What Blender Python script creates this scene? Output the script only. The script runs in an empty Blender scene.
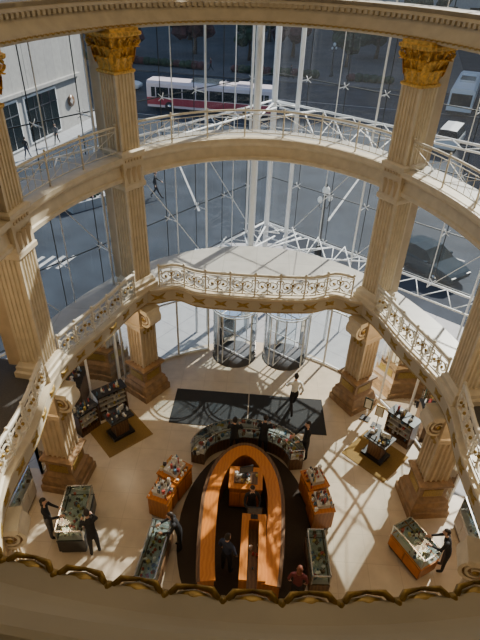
import bpy, bmesh, math, random
from mathutils import Vector, Matrix
random.seed(7)
R=math.radians; sin=math.sin; cos=math.cos; pi=math.pi
# ---------------------------------------------------------------- materials
def mat(name,col,rough=.6,metal=0,n=0,ns=6,bump=0,col2=None,spec=.5,emit=None,estr=0,coat=0):
    m=bpy.data.materials.new(name); m.use_nodes=True
    nt=m.node_tree; b=nt.nodes['Principled BSDF']
    b.inputs['Base Color'].default_value=(*col,1); b.inputs['Roughness'].default_value=rough
    b.inputs['Metallic'].default_value=metal; b.inputs['Specular IOR Level'].default_value=spec
    if coat: b.inputs['Coat Weight'].default_value=coat
    if emit: b.inputs['Emission Color'].default_value=(*emit,1); b.inputs['Emission Strength'].default_value=estr
    if n or bump or col2:
        tc=nt.nodes.new('ShaderNodeTexCoord'); no=nt.nodes.new('ShaderNodeTexNoise')
        no.inputs['Scale'].default_value=ns; no.inputs['Detail'].default_value=5
        nt.links.new(tc.outputs['Object'],no.inputs['Vector'])
        mx=nt.nodes.new('ShaderNodeValToRGB')
        c2=col2 if col2 else tuple(c*(1-n) for c in col)
        mx.color_ramp.elements[0].color=(*c2,1); mx.color_ramp.elements[1].color=(*col,1)
        mx.color_ramp.elements[0].position=.35; mx.color_ramp.elements[1].position=.65
        nt.links.new(no.outputs['Fac'],mx.inputs['Fac']); nt.links.new(mx.outputs['Color'],b.inputs['Base Color'])
        if bump:
            bp=nt.nodes.new('ShaderNodeBump'); bp.inputs['Strength'].default_value=bump; bp.inputs['Distance'].default_value=.02
            nt.links.new(no.outputs['Fac'],bp.inputs['Height']); nt.links.new(bp.outputs['Normal'],b.inputs['Normal'])
    return m
def tilemat(name,c1,c2,mortar,w,h,rough,ms=.012,rot=0,mul=.35):
    m=bpy.data.materials.new(name); m.use_nodes=True
    nt=m.node_tree; b=nt.nodes['Principled BSDF']; b.inputs['Roughness'].default_value=rough
    tc=nt.nodes.new('ShaderNodeTexCoord'); mp=nt.nodes.new('ShaderNodeMapping'); mp.inputs['Rotation'].default_value[2]=rot
    br=nt.nodes.new('ShaderNodeTexBrick'); br.offset=0
    br.inputs['Color1'].default_value=(*c1,1); br.inputs['Color2'].default_value=(*c2,1); br.inputs['Mortar'].default_value=(*mortar,1)
    br.inputs['Scale'].default_value=1; br.inputs['Brick Width'].default_value=w; br.inputs['Row Height'].default_value=h
    br.inputs['Mortar Size'].default_value=ms
    no=nt.nodes.new('ShaderNodeTexNoise'); no.inputs['Scale'].default_value=2.5; no.inputs['Detail'].default_value=6
    mx=nt.nodes.new('ShaderNodeMixRGB'); mx.blend_type='MULTIPLY'; mx.inputs[0].default_value=mul
    nt.links.new(tc.outputs['Object'],mp.inputs[0]); nt.links.new(mp.outputs[0],br.inputs['Vector'])
    nt.links.new(tc.outputs['Object'],no.inputs['Vector'])
    nt.links.new(br.outputs['Color'],mx.inputs[1]); nt.links.new(no.outputs['Fac'],mx.inputs[2])
    nt.links.new(mx.outputs[0],b.inputs['Base Color'])
    return m
def glassmat(name,tint,ior=1.25,rough=.0,extra=0,haze=0):
    m=bpy.data.materials.new(name); m.use_nodes=True; nt=m.node_tree
    nt.nodes.clear(); o=nt.nodes.new('ShaderNodeOutputMaterial'); mix=nt.nodes.new('ShaderNodeMixShader')
    t=nt.nodes.new('ShaderNodeBsdfTransparent'); t.inputs[0].default_value=(*tint,1)
    g=nt.nodes.new('ShaderNodeBsdfGlossy'); g.inputs['Roughness'].default_value=rough
    f=nt.nodes.new('ShaderNodeFresnel'); f.inputs[0].default_value=ior
    src=t
    if haze:
        tl=nt.nodes.new('ShaderNodeBsdfTranslucent'); tl.inputs[0].default_value=(.9,.95,1,1)
        mh=nt.nodes.new('ShaderNodeMixShader'); mh.inputs[0].default_value=haze
        nt.links.new(t.outputs[0],mh.inputs[1]); nt.links.new(tl.outputs[0],mh.inputs[2]); src=mh
    if extra:
        a=nt.nodes.new('ShaderNodeMath'); a.inputs[1].default_value=extra; nt.links.new(f.outputs[0],a.inputs[0]); nt.links.new(a.outputs[0],mix.inputs[0])
    else: nt.links.new(f.outputs[0],mix.inputs[0])
    nt.links.new(src.outputs[0],mix.inputs[1]); nt.links.new(g.outputs[0],mix.inputs[2]); nt.links.new(mix.outputs[0],o.inputs[0])
    return m
def woodmat(name,c1,c2,rough=.35):
    m=bpy.data.materials.new(name); m.use_nodes=True; nt=m.node_tree; b=nt.nodes['Principled BSDF']; b.inputs['Roughness'].default_value=rough
    tc=nt.nodes.new('ShaderNodeTexCoord'); w=nt.nodes.new('ShaderNodeTexWave'); w.inputs['Scale'].default_value=3; w.inputs['Distortion'].default_value=6; w.inputs['Detail'].default_value=3
    r=nt.nodes.new('ShaderNodeValToRGB'); r.color_ramp.elements[0].color=(*c1,1); r.color_ramp.elements[1].color=(*c2,1)
    nt.links.new(tc.outputs['Object'],w.inputs['Vector']); nt.links.new(w.outputs['Fac'],r.inputs['Fac']); nt.links.new(r.outputs['Color'],b.inputs['Base Color'])
    return m
CREAM=mat('cream_plaster',(.56,.44,.29),.55,n=.16,ns=3)
CREAM2=mat('cream_plaster_light',(.68,.58,.42),.5,n=.14,ns=4)
TAN=mat('tan_stone',(.34,.20,.09),.5,n=.38,ns=5)
GOLD=mat('gold_leaf',(.84,.50,.10),.42,.4,n=.5,ns=14,bump=.4)
GOLDD=mat('aged_gilding',(.42,.27,.06),.45,.4,n=.4,ns=30,bump=.3)
IRON=mat('cream_painted_iron',(.76,.70,.58),.45,n=.1,ns=9)
STEEL=mat('white_painted_steel',(.84,.86,.88),.35,n=.05,ns=5)
DKST=mat('dark_joint',(.03,.035,.04),.5,n=.2,ns=5)
FLOORM=tilemat('travertine_tile',(.70,.58,.43),(.665,.55,.405),(.56,.46,.34),.9,.9,.28,.008)
MEZZF=tilemat('mezzanine_stone',(.56,.53,.47),(.52,.49,.43),(.42,.39,.34),1.2,1.2,.4)
CARP=mat('brown_carpet',(.060,.042,.030),.95,n=.4,ns=60)
CARPG=mat('gold_carpet',(.28,.17,.045),.95,n=.3,ns=50)
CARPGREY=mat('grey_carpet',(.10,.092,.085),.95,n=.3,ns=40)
MATB=mat('black_entrance_mat',(.030,.030,.031),.9,n=.3,ns=80)
OR=woodmat('orange_wood',(.50,.16,.018),(.58,.20,.026))
ORD=woodmat('dark_orange_wood',(.28,.10,.02),(.36,.13,.028))
BRN=woodmat('brown_wood',(.10,.05,.025),(.17,.09,.04))
BLK=mat('black_lacquer',(.02,.02,.022),.3,n=.3,ns=5)
ASPH=mat('asphalt',(.040,.052,.072),.9,n=.35,ns=.5,spec=.2)
CONC=tilemat('sidewalk_concrete',(.46,.47,.49),(.41,.42,.44),(.22,.22,.24),1.5,1.5,.8,rot=.6,mul=.3)
PLAZA=tilemat('plaza_granite',(.12,.115,.12),(.09,.09,.095),(.05,.05,.06),2,2,.8,rot=.3)  # tone darkened to paint building shade into the park paving
STONE=tilemat('facade_stone',(.50,.49,.47),(.45,.44,.43),(.26,.26,.26),2.4,1.2,.7)
PAINTW=mat('road_paint',(.5,.5,.5),.7,n=.3,ns=4)
GLASS=glassmat('facade_glass',(.91,.97,.99),1.28,haze=.015)
GLASSC=glassmat('case_glass',(.88,.95,.95),1.45)
GLASSB=glassmat('blue_door_glass',(.88,.94,.98),1.35)
WALLM=mat('interior_wall_paint',(.33,.27,.19),.7,n=.1,ns=2)
CEILM=mat('ceiling_paint',(.5,.43,.32),.8,n=.05,ns=2)
RUB=mat('tyre_rubber',(.02,.02,.02),.8,n=.2,ns=9)
CHR=mat('chrome_trim',(.7,.7,.7),.2,1,n=.05,ns=3)
WGL=mat('vehicle_glass',(.012,.018,.022),.1,n=.1,ns=2,spec=.1)
LEAF=mat('dark_foliage',(.03,.06,.025),.8,n=.6,ns=1.5,bump=.5)
LEAFR=mat('reddish_foliage',(.13,.045,.04),.8,n=.6,ns=1.5,bump=.5)
BARK=mat('bark',(.12,.08,.05),.9,n=.4,ns=8)
SKIN=mat('skin',(.56,.34,.24),.55,n=.08,ns=9)
HAIRD=mat('dark_hair',(.025,.016,.012),.6,n=.3,ns=40)
HAIRR=mat('auburn_hair',(.20,.06,.03),.6,n=.3,ns=40)
WSH=mat('white_cotton',(.78,.78,.76),.8,n=.08,ns=12)
BKC=mat('black_cloth',(.018,.018,.022),.85,n=.3,ns=12)
NAVY=mat('navy_cloth',(.03,.04,.08),.85,n=.3,ns=12)
REDC=mat('maroon_cloth',(.16,.03,.03),.85,n=.3,ns=12)
GRYC=mat('grey_cloth',(.16,.16,.17),.85,n=.3,ns=12)
LIP=mat('lip',(.35,.10,.08),.5,n=.1,ns=9)
DECK=mat('case_deck',(.6,.57,.52),.6,n=.1,ns=5)
# ---------------------------------------------------------------- mesh builder
class MB:
    def __init__(s): s.v=[];s.f=[];s.m=[];s.sm=[];s.mats=[]
    def add(s,vs,fs,mt,M=None,smooth=False):
        o=len(s.v)
        if mt not in s.mats: s.mats.append(mt)
        k=s.mats.index(mt)
        for p in vs:
            p=Vector(p)
            if M is not None: p=M@p
            s.v.append(p)
        for f in fs: s.f.append([i+o for i in f]); s.m.append(k); s.sm.append(smooth)
    def box(s,c,d,mt,M=None,rz=0):
        T=Matrix.Translation(c)@Matrix.Rotation(rz,4,'Z')
        if M is not None: T=M@T
        x,y,z=[a/2 for a in d]
        vs=[(-x,-y,-z),(x,-y,-z),(x,y,-z),(-x,y,-z),(-x,-y,z),(x,-y,z),(x,y,z),(-x,y,z)]
        s.add(vs,[(0,3,2,1),(4,5,6,7),(0,1,5,4),(1,2,6,5),(2,3,7,6),(3,0,4,7)],mt,T)
    def bar(s,a,b,w,h,mt,M=None):
        a=Vector(a);b=Vector(b);d=b-a;L=d.length
        q=d.to_track_quat('X','Z').to_matrix().to_4x4()
        T=Matrix.Translation((a+b)/2)@q
        if M is not None:T=M@T
        s.box((0,0,0),(L,w,h),mt,T)
    def tube(s,pts,r,mt,n=6,M=None,closed=False,smooth=True):
        pts=[Vector(p) for p in pts]; N=len(pts); vs=[];fs=[]
        for i,p in enumerate(pts):
            if closed: d=pts[(i+1)%N]-pts[i-1]
            else: d=pts[min(i+1,N-1)]-pts[max(i-1,0)]
            d.normalize(); up=Vector((0,0,1)) if abs(d.z)<.9 else Vector((0,1,0))
            a=d.cross(up).normalized(); b=a.cross(d)
            rr=r[i] if isinstance(r,(list,tuple)) else r
            for k in range(n):
                t=2*pi*k/n+pi/4; vs.append(p+a*rr*cos(t)+b*rr*sin(t))
        for i in range(N if closed else N-1):
            for k in range(n):
                j=(i+1)%N
                fs.append((i*n+k,i*n+(k+1)%n,j*n+(k+1)%n,j*n+k))
        if not closed: fs.append(tuple(range(n))[::-1]); fs.append(tuple((N-1)*n+k for k in range(n)))
        s.add(vs,fs,mt,M,smooth and n>4)
    def lathe(s,prof,mt,n=16,M=None,smooth=True,rot=0,sx=1,sy=1):
        vs=[];fs=[];N=len(prof)
        for r,z in prof:
            for k in range(n):
                t=2*pi*k/n+rot; vs.append((r*cos(t)*sx,r*sin(t)*sy,z))
        for i in range(N-1):
            for k in range(n): fs.append((i*n+k,i*n+(k+1)%n,(i+1)*n+(k+1)%n,(i+1)*n+k))
        fs.append(tuple(range(n))[::-1]); fs.append(tuple((N-1)*n+k for k in range(n)))
        s.add(vs,fs,mt,M,smooth)
    def sq(s,prof,mt,M=None): s.lathe([(r*math.sqrt(2),z) for r,z in prof],mt,4,M,False,pi/4)
    def prism(s,poly,z0,z1,mt,M=None):
        n=len(poly); vs=[(p[0],p[1],z0) for p in poly]+[(p[0],p[1],z1) for p in poly]
        fs=[tuple(range(n))[::-1],tuple(range(n,2*n))]+[(i,(i+1)%n,n+(i+1)%n,n+i) for i in range(n)]
        s.add(vs,fs,mt,M)
    def ball(s,c,r,mt,n=10,M=None):
        if not isinstance(r,(list,tuple)): r=(r,r,r)
        T=Matrix.Translation(c)@Matrix.Diagonal((*r,1))
        if M is not None:T=M@T
        m=n//2+1
        s.lathe([(max(.001,sin(pi*i/m)),-cos(pi*i/m)) for i in range(m+1)],mt,n,T)
    def sweep(s,P,N,prof,mt,closed=True,smooth=False,closeprof=False,M=None):
        k=len(prof); vs=[];fs=[];L=len(P)
        for p,n in zip(P,N):
            for o,z in prof: vs.append((p[0]+n[0]*o,p[1]+n[1]*o,z))
        for i in range(L if closed else L-1):
            j=(i+1)%L
            for q in range(k if closeprof else k-1):
                w=(q+1)%k
                fs.append((i*k+q,j*k+q,j*k+w,i*k+w))
        if not closed and closeprof: fs.append(tuple(range(k))); fs.append(tuple((L-1)*k+q for q in range(k))[::-1])
        s.add(vs,fs,mt,M,smooth)
    def obj(s,name,parent=None,M=None):
        me=bpy.data.meshes.new(name); me.from_pydata([tuple(p) for p in s.v],[],s.f); 
        for mt in s.mats: me.materials.append(mt)
        me.polygons.foreach_set('material_index',s.m); me.polygons.foreach_set('use_smooth',s.sm)
        bm=bmesh.new(); bm.from_mesh(me); bmesh.ops.recalc_face_normals(bm,faces=bm.faces); bm.to_mesh(me); bm.free()
        me.update(); o=bpy.data.objects.new(name,me); bpy.context.scene.collection.objects.link(o)
        if parent: o.parent=parent
        if M is not None: o.matrix_world=M
        return o
def place(x,y,z=0,rz=0): return Matrix.Translation((x,y,z))@Matrix.Rotation(rz,4,'Z')
# ---------------------------------------------------------------- rotunda plan
A_,B_,CY=5.4,7.95,8.75
def En(t): t=R(t); return Vector((cos(t)/A_,sin(t)/B_)).normalized()
def E(t,off=0):
    tt=R(t); return Vector((A_*cos(tt),CY+B_*sin(tt)))+En(t)*off
COLT=[46.3,11,-19,-50]
ALLT=COLT+[180-t for t in COLT]
def sym(t):
    t=(t+180)%360-180
    if t>90: return 180-t,-1
    if t<-90: return -180-t,-1
    return t,1
def mez(t):
    q,sg=sym(t)
    if q>=46.3:
        s=(90-q)/(90-46.3); c=E(46.3,-.12)
        y=c.y+.06+.32*math.exp(-((s-.74)/.13)**2)-(.12*max(0,1-(s/.6)**2))
        return Vector((sg*c.x*s,y))
    for a,b in ((46.3,11),(11,-19),(-19,-50)):
        if q<=a and q>=b:
            f=(a-q)/(a-b); p=E(q,-(.12+.22*sin(pi*f)**2)); return Vector((sg*p.x,p.y))
    p=E(q,-.12); return Vector((sg*p.x,p.y))
TS=[i*1.5 for i in range(240)]
def norms(P):
    N=[];L=len(P)
    for i in range(L):
        d=P[(i+1)%L]-P[i-1]; N.append(Vector((d.y,-d.x)).normalized())
    return N
MEZ=[mez(t) for t in TS]; MEZN=norms(MEZ)
EL=[E(t) for t in TS]; ELN=[En(t) for t in TS]
def raypoly(t,poly):
    c=Vector((0,CY)); d=(E(t)-c).normalized(); best=None
    for i in range(len(poly)):
        a=Vector(poly[i]);b=Vector(poly[(i+1)%len(poly)]); e=b-a
        den=d.x*e.y-d.y*e.x
        if abs(den)<1e-9: continue
        w=a-c; u=(w.x*e.y-w.y*e.x)/den; v=(w.x*d.y-w.y*d.x)/den
        if u>0 and -1e-6<=v<=1+1e-6 and (best is None or u<best): best=u
    return c+d*best
RECT=[(-9,-4),(13.5,-4),(13.5,10.6),(-9,10.6)]
BLD=[(-9,-4),(13.5,-4),(13.5,12.6),(.3,22.5),(-9,10.1)]
def outer(t,off):
    q,_=sym(t)
    return E(t,off) if q>=11 else raypoly(t,RECT)
def slab(mb,inn,z0,z1,off,mt,mb2):
    vs=[];fs=[];L=len(TS)
    for i,t in enumerate(TS):
        o=outer(t,off); p=inn[i]
        vs+=[(p.x,p.y,z1),(o.x,o.y,z1),(o.x,o.y,z0),(p.x,p.y,z0)]
    top=[];dark=[];oth=[]
    for i in range(L):
        j=(i+1)%L
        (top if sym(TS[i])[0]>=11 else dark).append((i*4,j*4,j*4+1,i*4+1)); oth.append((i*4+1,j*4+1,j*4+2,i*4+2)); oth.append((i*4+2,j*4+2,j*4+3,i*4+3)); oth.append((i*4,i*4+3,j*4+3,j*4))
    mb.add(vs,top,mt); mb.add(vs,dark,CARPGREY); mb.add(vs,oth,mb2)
class Path:
    def __init__(s,P,N,closed=True):
        s.P=P+[P[0]] if closed else P; s.N=N+[N[0]] if closed else N
        s.S=[0]
        for a,b in zip(s.P,s.P[1:]): s.S.append(s.S[-1]+(b-a).length)
        s.L=s.S[-1]
    def at(s,x):
        x=min(max(x,0),s.L-1e-6); lo=0;hi=len(s.S)-1
        while hi-lo>1:
            m=(lo+hi)//2
            if s.S[m]<=x: lo=m
            else: hi=m
        f=(x-s.S[lo])/max(1e-9,s.S[hi]-s.S[lo])
        return s.P[lo].lerp(s.P[hi],f), s.N[lo].lerp(s.N[hi],f).normalized()
# ---------------------------------------------------------------- floor & shells
mb=MB(); L=len(TS)
vs=[(0,CY,0.02)]+[(*outer(t,1.3),0.02) for t in TS]
mb.add(vs,[(0,i+1,(i+1)%L+1) for i in range(L)],FLOORM)
mb.obj('floor')
mb=MB()
mb.box((-9.1,3.1,8.75),(.2,14.3,17.5),WALLM); mb.obj('wall_left')
mb=MB(); mb.box((13.6,4.3,8.75),(.2,16.8,17.5),WALLM); mb.obj('wall_right')
mb=MB(); mb.box((2.25,-4.1,8.75),(22.9,.2,17.5),WALLM); mb.obj('wall_back')
mb=MB(); vs=[];fs=[]
for i,t in enumerate(TS):
    o=raypoly(t,BLD); p=E(t,.2); vs+=[(p.x,p.y,17.5),(o.x,o.y,17.5),(o.x,o.y,17.9),(p.x,p.y,17.9)]
for i in range(L):
    j=(i+1)%L
    for a,b in ((0,1),(1,2),(2,3),(3,0)): fs.append((i*4+a,j*4+a,j*4+b,i*4+b))
mb.add(vs,fs,CEILM); mb.obj('ceiling')
DOME=bpy.data.materials.new('amber_dome_glass'); DOME.use_nodes=True; nt=DOME.node_tree; nt.nodes.clear()
oo=nt.nodes.new('ShaderNodeOutputMaterial'); t_=nt.nodes.new('ShaderNodeBsdfTranslucent'); vo=nt.nodes.new('ShaderNodeTexVoronoi'); vo.inputs['Scale'].default_value=1.5
rp=nt.nodes.new('ShaderNodeValToRGB'); rp.color_ramp.elements[0].color=(.26,.17,.07,1); rp.color_ramp.elements[1].color=(.30,.24,.14,1)
nt.links.new(vo.outputs['Distance'],rp.inputs[0]); nt.links.new(rp.outputs[0],t_.inputs[0]); nt.links.new(t_.outputs[0],oo.inputs[0])
mb=MB(); vs=[];fs=[];K=9
for k in range(K):
    ph=pi/2*k/(K-1); 
    for t in TS[::4]:
        p=E(t,.2); c=Vector((0,CY)); q=c+(p-c)*max(.02,cos(ph)); vs.append((q.x,q.y,17.9+3*sin(ph)))
n4=len(TS[::4])
for k in range(K-1):
    for i in range(n4): fs.append((k*n4+i,k*n4+(i+1)%n4,(k+1)*n4+(i+1)%n4,(k+1)*n4+i))
mb.add(vs,fs,DOME,smooth=True)
for i in range(0,n4,3): mb.tube([vs[k*n4+i] for k in range(K)],.06,CREAM,5)
mb.obj('stained_glass_dome')
# ---------------------------------------------------------------- mezzanine balcony
ZM0,ZM1=4.1,4.7
root=bpy.data.objects.new('mezzanine_balcony',None); bpy.context.scene.collection.objects.link(root)
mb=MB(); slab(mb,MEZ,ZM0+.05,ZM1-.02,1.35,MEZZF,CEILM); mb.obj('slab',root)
mb=MB()
prof=[(.30,ZM0-.05),(.06,ZM0-.05),(.02,ZM0),(.02,ZM0+.06),(.07,ZM0+.08),(.07,ZM1-.2),(.02,ZM1-.16),(-.05,ZM1-.1),(-.08,ZM1-.06),(-.08,ZM1),(.34,ZM1)]
mb.sweep(MEZ,MEZN,prof,CREAM2)
mb.sweep(MEZ,MEZN,[(.015,ZM0+.005),(-.005,ZM0+.03),(.015,ZM0+.055)],GOLDD)
mb.obj('fascia',root)
def seg_gaps(path,tlist,fn):
    out=[]
    for t in tlist:
        k=min(range(len(TS)),key=lambda i:abs(((TS[i]-t+180)%360)-180)); out.append(path.S[k])
    return sorted(out)
pm=Path(MEZ,MEZN); gm=seg_gaps(pm,ALLT,mez)
def spiral(cx,cy,r0,r1,a0,a1,n=14):
    return [(cx+(r0+(r1-r0)*i/n)*cos(a0+(a1-a0)*i/n),cy+(r0+(r1-r0)*i/n)*sin(a0+(a1-a0)*i/n)) for i in range(n+1)]
def panel2d(W,H):
    z0=.1
    out=[]
    for sgn in (1,-1):
        def mx(pl): return [(W/2+sgn*(x-W/2),z) for x,z in pl]
        out.append(mx(spiral(W*.27,z0+H*.5,H*.42,H*.08,-pi*.5,pi*2.0,22)))
        out.append(mx([(W*.27,z0+H*.08),(W*.40,z0+H*.10),(W*.5,z0+H*.3)]))
        out.append(mx(spiral(W*.05,z0+H*.82,H*.14,H*.03,-pi*.5,pi*1.2,10)))
        out.append(mx(spiral(W*.05,z0+H*.18,H*.14,H*.03,pi*.5,-pi*1.2,10)))
    out.append(spiral(W*.5,z0+H*.62,H*.17,H*.17,0,2*pi,12))
    out.append([(W*.5,z0),(W*.5,z0+H*.42)]); out.append([(W*.5,z0+H*.8),(W*.5,z0+H)])
    return out
mb=MB(); mg=MB()
RH=.78
for a,b in zip(gm,gm[1:]+[gm[0]+pm.L]):
    s0,s1=a+.46,b-.46; n=max(1,round((s1-s0)/.8)); W=(s1-s0)/n
    def P3(s,z,off=.08):
        p,nn=pm.at(s%pm.L); return Vector((p.x+nn.x*off,p.y+nn.y*off,ZM1+z))
    m=max(6,int((s1-s0)/.15))
    line=[s0+(s1-s0)*i/m for i in range(m+1)]
    mb.tube([P3(s,RH) for s in line],.055,IRON,6); mb.tube([P3(s,RH-.09) for s in line],.02,IRON,4)
    mb.tube([P3(s,.08) for s in line],.03,IRON,4)
    for k in range(n+1):
        s=s0+W*k; mb.tube([P3(s,0),P3(s,RH)],.032,IRON,4)
        mb.ball(P3(s,RH+.06),.05,IRON,6)
    for k in range(n):
        for pl in panel2d(W,RH-.2): mb.tube([P3(s0+W*k+x,z) for x,z in pl],.024,IRON,4)
        mg.ball(P3(s0+W*k+W*.27,.1+(RH-.2)*.5,.06),.045,GOLDD,6); mg.ball(P3(s0+W*k+W*.73,.1+(RH-.2)*.5,.06),.045,GOLDD,6); mg.ball(P3(s0+W*k+W*.5,.1+(RH-.2)*.62,.06),.05,GOLDD,6)
    n2=max(2,round((b-a)/.75))
    for k in range(n2):
        s=a+(b-a)*(k+.5)/n2; p,nn=pm.at(s%pm.L)
        ang=math.atan2(nn.y,nn.x)-pi/2
        M=place(p.x+nn.x*.04,p.y+nn.y*.04,ZM0+.25,ang)
        for q in (-1,1):
            mg.tube([(-.25*q,0,-.13),(-.10*q,-.04,-.03),(.10*q,-.04,.05),(.25*q,0,.14)],[.018,.05,.05,.018],GOLDD,5,M)
        mg.ball((0,-.03,0),(.07,.055,.07),GOLDD,6,M)
mb.obj('scrollwork_railing',root); mg.obj('gilded_knots',root)
# ---------------------------------------------------------------- upper balcony
ZU0,ZU1=8.5,9.2
root2=bpy.data.objects.new('upper_balcony',None); bpy.context.scene.collection.objects.link(root2)
mb=MB(); slab(mb,[E(t,.1) for t in TS],ZU0+.05,ZU1-.02,1.0,MEZZF,CEILM); mb.obj('slab',root2)
mb=MB(); prof=[(.35,ZU0-.04),(.06,ZU0-.04),(.0,ZU0),(.0,ZU0+.1),(.05,ZU0+.13),(.07,ZU0+.42),(.02,ZU0+.48),(-.06,ZU0+.54),(-.08,ZU0+.6),(-.08,ZU1),(.3,ZU1)]
mb.sweep(EL,ELN,prof,CREAM2); mb.obj('fascia',root2)
pe=Path(EL,ELN); ge=seg_gaps(pe,ALLT,E)
mb=MB()
for a,b in zip(ge,ge[1:]+[ge[0]+pe.L]):
    s0,s1=a+.38,b-.38; n=max(1,round((s1-s0)/1.15)); W=(s1-s0)/n
    def P3(s,z,off=.14):
        p,nn=pe.at(s%pe.L); return Vector((p.x+nn.x*off,p.y+nn.y*off,ZU1+z))
    m=max(6,int((s1-s0)/.25)); line=[s0+(s1-s0)*i/m for i in range(m+1)]
    for z,r in ((.80,.035),(.68,.013),(.12,.016)): mb.tube([P3(s,z) for s in line],r,IRON,5)
    for k in range(n+1):
        mb.tube([P3(s0+W*k,0),P3(s0+W*k,.82)],.026,IRON,5); mb.ball(P3(s0+W*k,.86),.035,IRON,6)
    for k in range(n):
        q=s0+W*k
        for j in range(1,5): mb.tube([P3(q+W*j/5,.12),P3(q+W*j/5,.68)],.009,IRON,4)
        mb.tube([P3(q,.12),P3(q+W*.5,.40),P3(q+W,.68)],.008,IRON,4); mb.tube([P3(q,.68),P3(q+W*.5,.40),P3(q+W,.12)],.008,IRON,4)
mb.obj('picket_railing',root2)
# ---------------------------------------------------------------- top cornice ring
root3=bpy.data.objects.new('rotunda_cornice',None); bpy.context.scene.collection.objects.link(root3)
mb=MB(); slab(mb,[E(t,.42) for t in TS],12.35,12.98,1.5,MEZZF,CEILM); mb.obj('slab',root3)
mb=MB(); prof=[(.5,12.3),(.12,12.3),(.03,12.33),(.0,12.37),(.02,12.41),(.1,12.44),(.15,12.5),(.27,12.66),(.31,12.74),(.31,12.84),(.36,12.88),(.42,12.9),(.42,13.0),(.8,13.0)]
CORN=mat('cornice_plaster',(.46,.39,.28),.6,n=.15,ns=3)
mb.sweep(EL,ELN,prof,CORN)
nd=int(pe.L/.16)
for k in range(nd):
    p,nn=pe.at(pe.L*k/nd)
    if p.y>6: mb.box((p.x+nn.x*.27,p.y+nn.y*.27,12.79),(.09,.1,.09),CORN,rz=math.atan2(nn.y,nn.x)-pi/2)
mb.obj('moulding',root3)
mb=MB(); ns=int(pe.L/.175)
for k in range(ns):
    p,nn=pe.at(pe.L*k/ns); M=place(p.x+nn.x*.03,p.y+nn.y*.03,12.385,math.atan2(nn.y,nn.x)-pi/2)
    mb.ball((0,-.005,0),(.07,.035,.028),GOLDD,8,M)
    for q in (-1,1): mb.tube([(q*.087,.005,.012),(q*.055,-.03,.03),(0,-.042,.018)],[.014,.011,.006],GOLDD,5,M)
    mb.ball((.0875,.0,.0),(.018,.03,.04),GOLDD,6,M)
mb.obj('gilded_scallops',root3)
# ---------------------------------------------------------------- columns
def fluted(h,n,d):
    pts=[]
    for f in range(4):
        Rm=Matrix.Rotation(f*pi/2,2)
        mg_=h*.16; w=(2*h-2*mg_)/n
        loc=[(-h,-h)]
        for k in range(n):
            x0=-h+mg_+w*k+w*.14; x1=x0+w*.72
            for j in range(5):
                a=pi*j/4; loc.append(((x0+x1)/2-(x1-x0)/2*cos(a),-h+d*sin(a)))
        for p in loc: pts.append(tuple(Rm@Vector(p)))
    return pts
def leaf(mb,M,w,h,out,mt):
    vs=[];fs=[];nr=7
    for i in range(nr):
        f=i/(nr-1); ww=w*(.65+.5*sin(pi*min(1,f*1.1)))*(1 if f<.8 else 1-(f-.8)*3)
        y=-out*(f**2.2); z=h*(f if f<.85 else .85+(f-.85)*-.6)
        if f>.85: y-=out*.25
        vs+=[(-ww/2,y+.02,z),(-ww*.25,y-.012,z),(0,y-.035,z+.01),(ww*.25,y-.012,z),(ww/2,y+.02,z)]
    for i in range(nr-1):
        for j in range(4): fs.append((i*5+j,i*5+j+1,i*5+6+j,i*5+5+j))
    mb.add(vs,fs,mt,M,False)
def scroll(mb,w,mt,M,yc,zc,r):
    pts=[(yc+(r*(1-.82*i/40))*cos(pi/2+ i/40*2.25*2*pi),zc+(r*(1-.82*i/40))*sin(pi/2+i/40*2.25*2*pi)) for i in range(41)]
    N=len(pts); th=r*.13; vs=[];fs=[]
    for i,(y,z) in enumerate(pts):
        a=Vector(pts[min(i+1,N-1)])-Vector(pts[max(i-1,0)]); a.normalize(); nn=Vector((-a.y,a.x))*th*(1-.6*i/N)
        for xx in (-w/2,w/2): vs+=[(xx,y+nn.x,z+nn.y),(xx,y-nn.x,z-nn.y)]
    for i in range(N-1):
        a=i*4;b=a+4
        fs+=[(a,b,b+1,a+1),(a+2,a+3,b+3,b+2),(a,a+2,b+2,b),(a+1,b+1,b+3,a+3)]
    mb.add(vs,fs,mt,M)
    T=M@Matrix.Translation((0,yc,zc))@Matrix.Rotation(pi/2,4,'Y')
    mb.lathe([(r*.9,-w*.40),(r*.9,w*.40)],TAN,20,T); mb.lathe([(r*.2,-w*.54),(r*.2,w*.54)],GOLDD,10,T)
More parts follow.
